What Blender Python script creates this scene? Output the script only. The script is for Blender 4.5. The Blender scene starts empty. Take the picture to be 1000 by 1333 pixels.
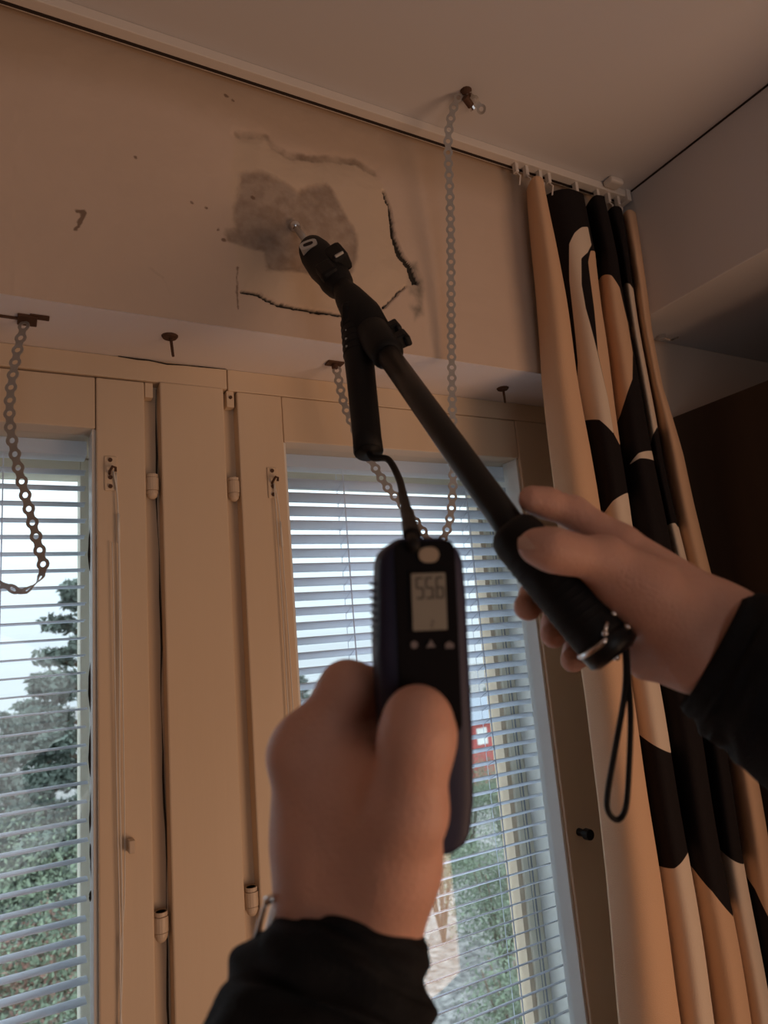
import bpy, math, random
import numpy as np
from mathutils import Vector, Matrix, Euler
random.seed(7); rng = np.random.default_rng(7)
SC = bpy.context.scene
COL = SC.collection
U = 0.77          # metres per room unit (room unit = distance from camera to the wall above the windows)
EYE = 1.78        # camera height above the floor, metres

# ------------------------------------------------------------------ camera
yaw, pitch, roll = map(math.radians, (29.187, 11.030, -4.930))
_r = Vector((math.cos(yaw), -math.sin(yaw), 0)); _f = Vector((math.sin(yaw), math.cos(yaw), 0)); _u = Vector((0, 0, 1))
FW = _f * math.cos(pitch) + _u * math.sin(pitch); _u2 = -_f * math.sin(pitch) + _u * math.cos(pitch)
RT = _r * math.cos(roll) + _u2 * math.sin(roll); UP = -_r * math.sin(roll) + _u2 * math.cos(roll)
cam = bpy.data.objects.new('camera', bpy.data.cameras.new('camera')); COL.objects.link(cam); SC.camera = cam
cam.matrix_world = Matrix(((RT.x, UP.x, -FW.x, 0), (RT.y, UP.y, -FW.y, 0), (RT.z, UP.z, -FW.z, EYE), (0, 0, 0, 1)))
cd = cam.data; cd.sensor_fit = 'HORIZONTAL'; cd.sensor_width = 36; cd.lens = 32.4; cd.clip_start = 0.01; cd.clip_end = 500
cd.dof.use_dof = True; cd.dof.focus_distance = 0.93; cd.dof.aperture_fstop = 10.0

# ------------------------------------------------------------------ view, sky, lamps
vs = SC.view_settings; vs.view_transform = 'Standard'; vs.look = 'None'; vs.gamma = 1; vs.use_curve_mapping = False
vs.exposure = 0.0
w = bpy.data.worlds.new('overcast_sky'); SC.world = w; w.use_nodes = True
bg = w.node_tree.nodes['Background']; _t = w.node_tree
_tc = _t.nodes.new('ShaderNodeTexCoord'); _sx = _t.nodes.new('ShaderNodeSeparateXYZ'); _t.links.new(_tc.outputs['Generated'], _sx.inputs[0])
_mr = _t.nodes.new('ShaderNodeMapRange'); _t.links.new(_sx.outputs['Z'], _mr.inputs[0])      # plain overcast sky: zenith brighter than horizon
_mr.inputs[1].default_value = 0.0; _mr.inputs[2].default_value = 1.0; _mr.inputs[3].default_value = 1.15; _mr.inputs[4].default_value = 4.3
_t.links.new(_mr.outputs[0], bg.inputs[1]); bg.inputs[0].default_value = (0.78, 0.91, 1.0, 1)
def area_lamp(name, loc, target, size, power, color):
    l = bpy.data.lights.new(name, 'AREA'); l.shape = 'DISK'; l.size = size; l.energy = power; l.color = color
    o = bpy.data.objects.new(name, l); COL.objects.link(o); o.location = loc
    o.rotation_euler = (Vector(target) - Vector(loc)).to_track_quat('-Z', 'Y').to_euler(); return o
area_lamp('floor_lamp_light', (1.25, -0.85, 0.98), (0.3, 0.8, 1.5), 1.1, 13.2, (1.0, 0.59, 0.36))
area_lamp('room_fill_light', (-0.2, -2.6, 1.4), (0.5, 0.9, 2.4), 1.4, 4.5, (0.97, 0.98, 1.0))  # unseen neutral fill added behind the camera to lift ceiling and hands

# ------------------------------------------------------------------ helpers
def W(p): return Vector((p[0] * U, p[1] * U, p[2] * U + EYE))             # room units -> world
def CP(px, py, d):                                                       # point at depth d (metres) along the view of the hand-held things
    return RT * ((px - 500) / 900 * d) - UP * ((py - 666.5) / 900 * d) + FW * d + Vector((0, 0, EYE))
def PY(px, py, Y):                                                       # point on the plane Y (room units), in room units
    v = RT * ((px - 500) / 900) - UP * ((py - 666.5) / 900) + FW
    return v * (Y / v.y)

def mat(name, col, rough=0.6, var=0.12, scale=8.0, bump=0.0, bscale=60.0, metal=0.0, spec=0.5, sss=0.0, coat=0.0, stretch=(1, 1, 1)):
    m = bpy.data.materials.new(name); m.use_nodes = True; nt = m.node_tree; b = nt.nodes['Principled BSDF']
    b.inputs['Roughness'].default_value = rough; b.inputs['Metallic'].default_value = metal
    b.inputs['Specular IOR Level'].default_value = spec
    if coat: b.inputs['Coat Weight'].default_value = coat
    if sss:
        b.inputs['Subsurface Weight'].default_value = sss; b.inputs['Subsurface Radius'].default_value = (0.012, 0.004, 0.002)
        b.inputs['Subsurface Scale'].default_value = 0.6
    tc = nt.nodes.new('ShaderNodeTexCoord'); mp = nt.nodes.new('ShaderNodeMapping'); mp.inputs['Scale'].default_value = stretch
    nt.links.new(tc.outputs['Object'], mp.inputs[0])
    n = nt.nodes.new('ShaderNodeTexNoise'); n.inputs['Scale'].default_value = scale; n.inputs['Detail'].default_value = 5
    nt.links.new(mp.outputs[0], n.inputs['Vector'])
    r = nt.nodes.new('ShaderNodeMix'); r.data_type = 'RGBA'
    r.inputs[6].default_value = (*[max(0, c * (1 - var)) for c in col], 1); r.inputs[7].default_value = (*[min(1, c * (1 + var)) for c in col], 1)
    nt.links.new(n.outputs['Fac'], r.inputs[0]); nt.links.new(r.outputs[2], b.inputs['Base Color'])
    if bump:
        n2 = nt.nodes.new('ShaderNodeTexNoise'); n2.inputs['Scale'].default_value = bscale; n2.inputs['Detail'].default_value = 6
        nt.links.new(mp.outputs[0], n2.inputs['Vector'])
        bp = nt.nodes.new('ShaderNodeBump'); bp.inputs['Strength'].default_value = bump; bp.inputs['Distance'].default_value = 0.003
        nt.links.new(n2.outputs['Fac'], bp.inputs['Height']); nt.links.new(bp.outputs[0], b.inputs['Normal'])
    return m

M = {}
M['ceiling'] = mat('ceiling_paint', (0.66, 0.655, 0.675), 0.85, 0.03, 2, 0.05, 90)
M['wall'] = mat('beige_wall_paint', (0.66, 0.535, 0.445), 0.8, 0.05, 3, 0.07, 120)
M['soffit'] = mat('soffit_paint', (0.86, 0.82, 0.83), 0.8, 0.03, 4, 0.1, 100)
M['frame'] = mat('cream_frame_paint', (0.72, 0.58, 0.43), 0.5, 0.05, 5, 0.06, 40, stretch=(3, 3, 0.4))
M['rail'] = mat('curtain_track_white', (0.74, 0.70, 0.66), 0.45, 0.03, 10)
M['white'] = mat('window_white_paint', (0.80, 0.80, 0.77), 0.5, 0.03, 10)
M['cream'] = mat('outer_sash_cream', (0.80, 0.76, 0.62), 0.55, 0.05, 10)
M['slat'] = mat('blind_slat_enamel', (0.87, 0.89, 0.93), 0.4, 0.02, 6)
M['cord'] = mat('blind_cord', (0.80, 0.78, 0.74), 0.7, 0.05, 50)
M['hinge'] = mat('painted_hinge', (0.64, 0.52, 0.40), 0.45, 0.1, 40)
M['steel'] = mat('dull_galvanised_strap', (0.44, 0.42, 0.40), 0.45, 0.2, 60, metal=0.5)
M['rust'] = mat('rusty_nail', (0.10, 0.05, 0.03), 0.7, 0.3, 200, metal=0.3)
M['dark'] = mat('shadow_gap_dark', (0.03, 0.02, 0.017), 0.9, 0.2, 30)
M['crack'] = mat('plaster_crack_dark', (0.035, 0.028, 0.022), 0.95, 0.3, 150)
M['black'] = mat('black_rubber', (0.008, 0.008, 0.009), 0.6, 0.2, 60, 0.05, 300, spec=0.25)
M['blackgloss'] = mat('black_aluminium', (0.008, 0.008, 0.009), 0.38, 0.1, 60, spec=0.3)
M['navy'] = mat('navy_meter_shell', (0.024, 0.025, 0.060), 0.5, 0.15, 80, 0.05, 500, spec=0.3)
M['panel'] = mat('meter_front_panel', (0.006, 0.005, 0.006), 0.5, 0.1, 60, spec=0.06)
M['lcd'] = mat('grey_lcd', (0.24, 0.215, 0.17), 0.5, 0.05, 60)
M['digit'] = mat('lcd_segments', (0.05, 0.04, 0.035), 0.6, 0.1, 60)
M['button'] = mat('beige_button', (0.33, 0.25, 0.17), 0.45, 0.05, 60)
M['icon'] = mat('key_print_grey', (0.16, 0.13, 0.13), 0.5, 0.05, 60)
M['chrome'] = mat('polished_chrome', (0.75, 0.75, 0.76), 0.18, 0.03, 30, metal=1.0)
M['greyplastic'] = mat('grey_ring_plastic', (0.55, 0.53, 0.50), 0.4, 0.05, 60)
M['skin'] = mat('skin', (0.66, 0.37, 0.28), 0.5, 0.14, 45, 0.25, 420, sss=0.12, spec=0.35)
M['nail'] = mat('finger_nail', (0.60, 0.38, 0.30), 0.3, 0.05, 60, spec=0.5)
M['sleeve'] = mat('black_jacket_fabric', (0.010, 0.011, 0.013), 0.85, 0.3, 120, 0.5, 700, spec=0.2)
M['wood'] = mat('dark_wardrobe_wood', (0.030, 0.018, 0.012), 0.45, 0.35, 6, stretch=(6, 6, 0.5))
M['floor'] = mat('oak_floor', (0.30, 0.19, 0.11), 0.5, 0.2, 6, stretch=(1, 8, 1))
M['ground'] = mat('frosty_lawn', (0.23, 0.22, 0.21), 0.95, 0.75, 3.5)
M['pine'] = mat('pine_needles', (0.125, 0.155, 0.13), 0.9, 0.4, 1.2)
M['shrub'] = mat('shrub_leaves', (0.17, 0.215, 0.145), 0.9, 0.4, 1.2)
M['redshrub'] = mat('russet_shrub_leaves', (0.24, 0.13, 0.10), 0.9, 0.4, 1.2)
M['bark'] = mat('bark', (0.16, 0.11, 0.08), 0.9, 0.3, 8)
M['redwall'] = mat('red_house_boards', (0.46, 0.10, 0.09), 0.8, 0.1, 6)
M['roof'] = mat('grey_roof', (0.28, 0.31, 0.36), 0.8, 0.1, 6)

_g = M['ground'].node_tree; _gn = [n for n in _g.nodes if n.type == 'TEX_NOISE'][0]; _gx = [n for n in _g.nodes if n.type == 'MIX'][0]      # frost patches
_gr = _g.nodes.new('ShaderNodeMapRange'); _gr.inputs[1].default_value = .38; _gr.inputs[2].default_value = .66; _gn.inputs['Detail'].default_value = 9; _gn.inputs['Roughness'].default_value = .7
_g.links.new(_gn.outputs['Fac'], _gr.inputs[0]); _g.links.new(_gr.outputs[0], _gx.inputs[0])
def glass_mat():
    m = bpy.data.materials.new('window_glass'); m.use_nodes = True; nt = m.node_tree
    nt.nodes.remove(nt.nodes['Principled BSDF']); out = nt.nodes['Material Output']
    t = nt.nodes.new('ShaderNodeBsdfTransparent'); t.inputs[0].default_value = (0.98, 0.99, 0.99, 1)
    g = nt.nodes.new('ShaderNodeBsdfGlossy'); g.inputs['Roughness'].default_value = 0.0
    lw = nt.nodes.new('ShaderNodeLayerWeight'); lw.inputs[0].default_value = .5
    pw = nt.nodes.new('ShaderNodeMath'); pw.operation = 'POWER'; pw.inputs[1].default_value = 5; nt.links.new(lw.outputs['Facing'], pw.inputs[0])
    ma = nt.nodes.new('ShaderNodeMath'); ma.operation = 'MULTIPLY_ADD'; ma.inputs[1].default_value = .96; ma.inputs[2].default_value = .04; nt.links.new(pw.outputs[0], ma.inputs[0])
    mx = nt.nodes.new('ShaderNodeMixShader'); nt.links.new(ma.outputs[0], mx.inputs[0]); nt.links.new(t.outputs[0], mx.inputs[1]); nt.links.new(g.outputs[0], mx.inputs[2])
    nt.links.new(mx.outputs[0], out.inputs[0]); return m
M['glass'] = glass_mat()
# blind slats let a little daylight through
_nt = M['slat'].node_tree; _tr = _nt.nodes.new('ShaderNodeBsdfTranslucent'); _tr.inputs[0].default_value = (0.88, 0.92, 1.0, 1)
_mx = _nt.nodes.new('ShaderNodeMixShader'); _mx.inputs[0].default_value = 0.62
_nt.links.new(_nt.nodes['Principled BSDF'].outputs[0], _mx.inputs[1]); _nt.links.new(_tr.outputs[0], _mx.inputs[2]); _nt.links.new(_mx.outputs[0], _nt.nodes['Material Output'].inputs[0])

class MB:                                                                # collects shapes (world metres) for ONE mesh
    def __init__(s): s.v = []; s.f = []
    def add(s, vs, fs):
        o = len(s.v); s.v += [Vector(p) for p in vs]; s.f += [tuple(i + o for i in f) for f in fs]; return s
    def box(s, x0, x1, y0, y1, z0, z1):                                  # room units
        return s.add([W(p) for p in ((x0,y0,z0),(x1,y0,z0),(x1,y1,z0),(x0,y1,z0),(x0,y0,z1),(x1,y0,z1),(x1,y1,z1),(x0,y1,z1))],
              [(0,3,2,1),(4,5,6,7),(0,1,5,4),(1,2,6,5),(2,3,7,6),(3,0,4,7)])
    def tube(s, pts, rad, n=12, cap=True, flat=(1, 1), ref=None):        # world points
        pts = [Vector(p) for p in pts]; k = len(pts)
        if not hasattr(rad, '__len__'): rad = [rad] * k
        vs = []; last = None
        for i in range(k):
            t = (pts[min(i + 1, k - 1)] - pts[max(i - 1, 0)]).normalized()
            if last is None:
                a = Vector(ref) if ref is not None else (Vector((0, 0, 1)) if abs(t.z) < 0.9 else Vector((1, 0, 0)))
            else: a = last
            a = (a - t * a.dot(t)).normalized(); last = a; b = t.cross(a)
            for j in range(n):
                an = 2 * math.pi * j / n; vs.append(pts[i] + (a * math.cos(an) * flat[0] + b * math.sin(an) * flat[1]) * rad[i])
        fs = [(i*n+j, i*n+(j+1)%n, (i+1)*n+(j+1)%n, (i+1)*n+j) for i in range(k-1) for j in range(n)]
        if cap: fs += [tuple(range(n))[::-1], tuple(range((k-1)*n, k*n))]
        return s.add(vs, fs)
    def ball(s, c, r, n=14):
        c = Vector(c); return s.tube([c + Vector((0, 0, -math.cos(math.pi*i/n)*r)) for i in range(n+1)], [max(1e-5, math.sin(math.pi*i/n)*r) for i in range(n+1)], 18)
    def frame_box(s, o, X, Y, Z, sx, sy, sz):                            # box on a local frame: origin o, unit axes
        vs = [o + X*sx*a + Y*sy*b + Z*sz*c for c in (-.5,.5) for (a,b) in ((-.5,-.5),(.5,-.5),(.5,.5),(-.5,.5))]
        return s.add(vs, [(0,3,2,1),(4,5,6,7),(0,1,5,4),(1,2,6,5),(2,3,7,6),(3,0,4,7)])

def link(name, v, f, m, parent=None, smooth=False, bevel=0.0, origin=None):
    me = bpy.data.meshes.new(name)
    v = np.array([tuple(p) for p in v], float).reshape(-1, 3)
    if parent is not None: base = np.array(parent['_world'])
    elif origin is not None: base = np.array(tuple(origin))
    else: base = np.array([(v[:,0].min()+v[:,0].max())/2, (v[:,1].min()+v[:,1].max())/2, v[:,2].min()])
    me.from_pydata((v - base).tolist(), [], [tuple(map(int, q)) for q in f]); me.validate(); me.update()
    if m: me.materials.append(M[m] if isinstance(m, str) else m)
    if smooth: me.polygons.foreach_set('use_smooth', [True] * len(me.polygons))
    o = bpy.data.objects.new(name, me); COL.objects.link(o)
    if parent is not None: o.parent = parent; o['_world'] = list(parent['_world'])
    else: o.location = base; o['_world'] = base.tolist()
    if bevel:
        b = o.modifiers.new('bevel', 'BEVEL'); b.width = bevel; b.segments = 2; b.limit_method = 'ANGLE'
    return o
def put(name, mb, m, parent=None, **k): return link(name, mb.v, mb.f, m, parent, **k)
def thing(name, label, cat, loc, group=None):
    o = bpy.data.objects.new(name, None); o.empty_display_size = 0.05; COL.objects.link(o); o.location = loc; o['_world'] = list(loc)
    return tag(o, label, cat, group)
def tag(o, label, cat, group=None):
    o['label'] = label; o['category'] = cat
    if group: o['group'] = group
    return o
def struct(o, label=None):
    o['kind'] = 'structure'
    if label: o['label'] = label
    return o
def struct_root(name, loc, label=None):
    o = bpy.data.objects.new(name, None); COL.objects.link(o); o.location = loc; o['_world'] = list(loc); return struct(o, label)
def spline(P, n):                                                        # Catmull-Rom through P
    P = [np.array(tuple(p), float) for p in P]; P = [2*P[0]-P[1]] + P + [2*P[-1]-P[-2]]; out = []
    for i in range(1, len(P)-2):
        for k in range(n):
            t = k/n; a, b, c, d = P[i-1:i+3]
            out.append(0.5*((2*b)+(c-a)*t+(2*a-5*b+4*c-d)*t*t+(3*b-a-3*c+d)*t**3))
    out.append(P[-2]); return [Vector(p) for p in out]
def poly_sd(px, pz, poly):                                               # signed distance to polygon, > 0 inside
    poly = np.array(poly, float); d = np.full(px.shape, 1e9); ins = np.zeros(px.shape, bool)
    for i in range(len(poly)):
        a = poly[i]; b = poly[(i+1) % len(poly)]; e = b - a
        t = np.clip(((px-a[0])*e[0]+(pz-a[1])*e[1])/max(1e-12, e@e), 0, 1)
        d = np.minimum(d, np.hypot(px-a[0]-t*e[0], pz-a[1]-t*e[1]))
        c = ((a[1] > pz) != (b[1] > pz)) & (px < (b[0]-a[0])*(pz-a[1])/(b[1]-a[1]+1e-15)+a[0]); ins ^= c
    return np.where(ins, d, -d)
def line_d(px, pz, L):
    L = np.array(L, float); d = np.full(px.shape, 1e9)
    for a, b in zip(L[:-1], L[1:]):
        e = b - a; t = np.clip(((px-a[0])*e[0]+(pz-a[1])*e[1])/(e@e), 0, 1); d = np.minimum(d, np.hypot(px-a[0]-t*e[0], pz-a[1]-t*e[1]))
    return d
def fnoise(x, y, seed=0):                                                # cheap smooth value noise
    r = np.random.default_rng(seed); out = np.zeros(x.shape); amp = 1.0; tot = 0
    for o in range(4):
        g = r.random((64, 64)); xs = x*2**o % 63; ys = y*2**o % 63; xi = xs.astype(int); yi = ys.astype(int); fx = xs-xi; fy = ys-yi
        fx = fx*fx*(3-2*fx); fy = fy*fy*(3-2*fy)
        out += amp*((g[xi,yi]*(1-fx)+g[xi+1,yi]*fx)*(1-fy)+(g[xi,yi+1]*(1-fx)+g[xi+1,yi+1]*fx)*fy); tot += amp; amp *= .5
    return out/tot - .5

# ------------------------------------------------------------------ room shell
ZC, ZF, YW, YR = 0.995, -EYE / U, 1.0, 1.158            # ceiling, floor, beam face, window frame face (room units)
struct(put('ceiling', MB().box(-2.6, 3.3, -4.0, 1.6, ZC, ZC + .1), 'ceiling'))
struct(put('floor', MB().box(-2.6, 3.3, -4.0, 1.6, ZF - .1, ZF), 'floor'))
struct(put('wall_left', MB().box(-2.75, -2.6, -4.0, 1.6, ZF, ZC), 'wall'))
struct(put('wall_right', MB().box(3.2, 3.35, -4.0, 1.6, ZF, ZC), 'wall'))
struct(put('wall_back', MB().box(-2.6, 3.2, -4.15, -4.0, ZF, ZC), 'wall'))
# window wall: everything around the recess, one shell
wf = MB()
wf.box(-2.6, -.545, YR, 1.55, ZF, .52).box(-.545, 1.14, YR, 1.55, ZF, -1.12)
wf.box(1.14, 3.2, 1.058, 1.55, ZF, ZC).box(-2.6, 1.14, YW + .02, 1.55, .5201, ZC).box(1.14, 1.30, YW + .02, 1.058, .5201, ZC)
WF = struct(put('wall_front', wf, 'wall'), 'beige wall with window recess, damaged plaster beam above it')
put('soffit', MB().box(-2.6, 1.30, YW + .002, 1.17, .5195, .5225), 'soffit', WF)
# damaged plaster face of the beam: fine grid with relief
def wall_face():
    xs = np.concatenate([np.arange(-2.6, -.05, .05), np.arange(-.05, .76, .0026), np.arange(.76, 1.3001, .02)])
    zs = np.concatenate([np.arange(.52, .99501, .0026), [ZC]])
    X, Z = np.meshgrid(xs, zs, indexing='ij')
    jx = X + .006*fnoise(X*60+9, Z*60+9, 1) + .004*fnoise(X*190, Z*190, 2); jz = Z + .006*fnoise(X*60+31, Z*60, 3) + .004*fnoise(X*190, Z*190+7, 4)
    bare = poly_sd(jx, jz, [(.336,.809),(.373,.818),(.414,.807),(.435,.794),(.467,.817),(.495,.829),(.509,.809),(.531,.768),(.548,.739),(.547,.702),(.534,.658),(.503,.639),(.433,.638),(.371,.63),(.369,.663),(.353,.664),(.305,.672),(.307,.692),(.323,.70),(.321,.738),(.33,.77)])
    cr = line_d(jx, jz, [(.33,.587),(.357,.587),(.388,.576),(.421,.574),(.45,.575),(.48,.575),(.511,.574),(.56,.586)]) - .0019
    cl = line_d(jx, jz, [(.324,.629),(.322,.587),(.322,.555)]) - .0004
    c2 = line_d(jx, jz, [(.619,.845),(.630,.807),(.629,.758),(.642,.718),(.66,.698),(.668,.671)]) - .0028 - .0045*np.clip((.80-Z)/.1, 0, 1)
    c3 = line_d(jx, jz, [(.646,.657),(.624,.634),(.592,.601)]) - .0012
    crack = np.minimum(cr, np.minimum(c2 + .0035*(fnoise(X*150, Z*150, 9)+.15), c3 + .004*(fnoise(X*170, Z*170, 10)+.1)))
    mold = poly_sd(jx, jz, [(.652,.71),(.677,.715),(.688,.674),(.681,.605),(.659,.588),(.650,.62)])
    blob = poly_sd(jx, jz, [(.335,.885),(.385,.894),(.401,.876),(.426,.868),(.471,.876),(.513,.887),(.561,.896),(.601,.883),(.626,.855),(.631,.807),(.629,.758),(.642,.718),(.66,.698),(.66,.66),(.624,.634),(.575,.59),(.48,.575),(.421,.574),(.357,.587),(.33,.587),(.32,.62),(.315,.72),(.318,.82)])
    crease = line_d(jx, jz, [(.339,.884),(.385,.894),(.401,.876),(.426,.868),(.471,.876),(.513,.887),(.561,.896),(.601,.883)])
    spots = np.full(X.shape, 1e9)
    for (a, b, r) in ((.319,.952,.0035),(.33,.947,.002),(.166,.786,.002),(.357,.762,.0028),(.295,.69,.002),(.303,.672,.003),(.255,.73,.0015),(.276,.726,.0015)): spots = np.minimum(spots, np.hypot(jx-a, jz-b)-r)
    spots = np.minimum(spots, line_d(jx, jz, [(.083,.67),(.094,.671),(.086,.655),(.081,.640)]) - .0022)
    drip = line_d(jx, jz, [(.185,.60),(.205,.585),(.215,.562)]) - .004
    tide = Z - (.885 + .012*np.sin(X*9) + .03*fnoise(X*10, Z*0+3, 12))
    Y = np.full(X.shape, YW)
    bl_ = np.clip(blob/.06, 0, 1); Y -= .007*bl_*bl_*(3-2*bl_)                  # lifted filler
    Y += .0028*np.clip(bare/.006, 0, 1)                                   # plaster missing down to the bare layer
    Y += .002*fnoise(X*40, Z*40, 21) + np.where(bare > 0, .0028*fnoise(X*110, Z*110, 22), 0)
    Y += .010*np.clip(1 - np.maximum(crack, 0)/.002, 0, 1)*(crack < .002)
    Y += .0035*np.exp(-(crease/.012)**2)
    Y[:, 0] = YW; Y[:, -1] = YW
    nx, nz = X.shape
    v = np.stack([X*U, Y*U, Z*U+EYE], -1).reshape(-1, 3)
    i = np.arange(nx*nz).reshape(nx, nz)
    f = np.stack([i[:-1,:-1], i[1:,:-1], i[1:,1:], i[:-1,1:]], -1).reshape(-1, 4)
    o = link('plaster_face', v, f.tolist(), None, WF, smooth=True)
    me = o.data
    for nm, a in (('bare', bare), ('crack', np.minimum(crack, 9.0)), ('spots', np.minimum(spots, cl)), ('mold', mold), ('blob', blob), ('tide', tide), ('drip', -drip), ('crease', .011-crease)):
        at = me.attributes.new(nm, 'FLOAT', 'POINT'); at.data.foreach_set('value', (a*100).astype(np.float32).reshape(-1))   # hundredths of a unit
    m = mat('damaged_beam_paint', (0.66, 0.535, 0.445), 0.8, 0.09, 5, 0.07, 130); me.materials.append(m)
    nt = m.node_tree; b = nt.nodes['Principled BSDF']; src = b.inputs['Base Color'].links[0].from_socket
    tc = nt.nodes.new('ShaderNodeTexCoord')
    def layer(src, attr, lo, hi, col, amt, nsc=0):
        a = nt.nodes.new('ShaderNodeAttribute'); a.attribute_name = attr
        r = nt.nodes.new('ShaderNodeMapRange'); r.inputs[1].default_value = lo; r.inputs[2].default_value = hi; r.inputs[3].default_value = 0; r.inputs[4].default_value = amt
        r.interpolation_type = 'SMOOTHSTEP'; nt.links.new(a.outputs['Fac'], r.inputs[0]); fac = r.outputs[0]
        if nsc:
            n = nt.nodes.new('ShaderNodeTexNoise'); n.inputs['Scale'].default_value = nsc; n.inputs['Detail'].default_value = 8; nt.links.new(tc.outputs['Object'], n.inputs['Vector'])
            r2 = nt.nodes.new('ShaderNodeMapRange'); r2.inputs[1].default_value = .35; r2.inputs[2].default_value = .62; nt.links.new(n.outputs['Fac'], r2.inputs[0])
            q = nt.nodes.new('ShaderNodeMath'); q.operation = 'MULTIPLY'; nt.links.new(fac, q.inputs[0]); nt.links.new(r2.outputs[0], q.inputs[1]); fac = q.outputs[0]
        x = nt.nodes.new('ShaderNodeMix'); x.data_type = 'RGBA'; x.inputs[7].default_value = (*col, 1)
        nt.links.new(fac, x.inputs[0]); nt.links.new(src, x.inputs[6]); return x.outputs[2]
    s = layer(src, 'tide', -3, 5, (.50, .38, .28), .75)
    s = layer(s, 'blob', -.5, 1.0, (.66, .54, .42), .8)
    s = layer(s, 'crease', 0, .8, (.24, .18, .135), .9, 26)  # soft shade along the crease, painted into the colour
    s = layer(s, 'bare', -.5, .7, (.35, .27, .215), .95)
    s = layer(s, 'bare', .2, .5, (.27, .21, .17), .55, 14)
    s = layer(s, 'bare', 0, .5, (.56, .47, .40), .5, 60)
    s = layer(s, 'drip', 0, .4, (.45, .36, .29), .5, 40)
    s = layer(s, 'mold', -.5, 1.2, (.17, .16, .14), 1.0, 22)
    s = layer(s, 'spots', .22, -.05, (.17, .105, .07), .85)
    s = layer(s, 'crack', .22, -.05, (.028, .024, .02), 1.0)
    nt.links.new(s, b.inputs['Base Color'])
wall_face()
# bulkhead over the wardrobe, ceiling board joint
struct(put('trim_1', MB().box(1.267, 3.2, -1.6, 1.0575, .683, ZC - .0005), 'ceiling', bevel=.002), 'pale boxed bulkhead under the ceiling at the right')
put('gap', MB().box(1.2655, 1.268, -1.6, .955, .9905, .9945), 'dark', bpy.data.objects['trim_1'])
# frame boards around the sashes
HB = struct_root('trim_2', W((.3, YR, .479)), 'cream head boards over both windows, butted at a joint')
put('head_board', MB().box(-.545, .3455, YR, 1.42, .480, .5192), 'frame', HB, bevel=.0015)
put('head_board', MB().box(.3472, 1.136, YR + .001, 1.42, .478, .5192), 'frame', HB, bevel=.0015)
ck = MB(); ck.tube([W(p) for p in ((.16,1.1575,.5185),(.19,1.1575,.5172),(.21,1.1575,.5178),(.24,1.1575,.5148),(.27,1.1575,.5165),(.30,1.1575,.517),(.345,1.1575,.518))], [.0006,.0011,.0009,.0012,.0007,.0008,.0004], 6)
put('crack', ck, 'crack', HB)
PR = struct_root('trim_3', W((.28, YR, -1.1)), 'broad flat cream pier board between the two windows')
put('pier_board', MB().box(.2265, .337, YR - .004, YR + .05, -1.12, .4795), 'frame', PR, bevel=.002)
put('pier_core', MB().box(.2015, .366, YR + .026, 1.45, -1.12, .4795), 'frame', PR)
gp = MB(); zz = np.linspace(.476, -1.1, 40)
gp.tube([W((.2238 + .0012*math.sin(z*17) + .0008*math.sin(z*41), YR + .0245, z)) for z in zz], [(.0009 + .0006*math.sin(z*23))*.9 for z in zz], 6)
put('paint_crack', gp, 'crack', PR)
struct(put('trim_4', MB().box(1.136, 1.140, YW+.06, YR + .2, -1.12, .5192), 'frame'), 'plain side board closing the window recess behind the curtain')

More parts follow.
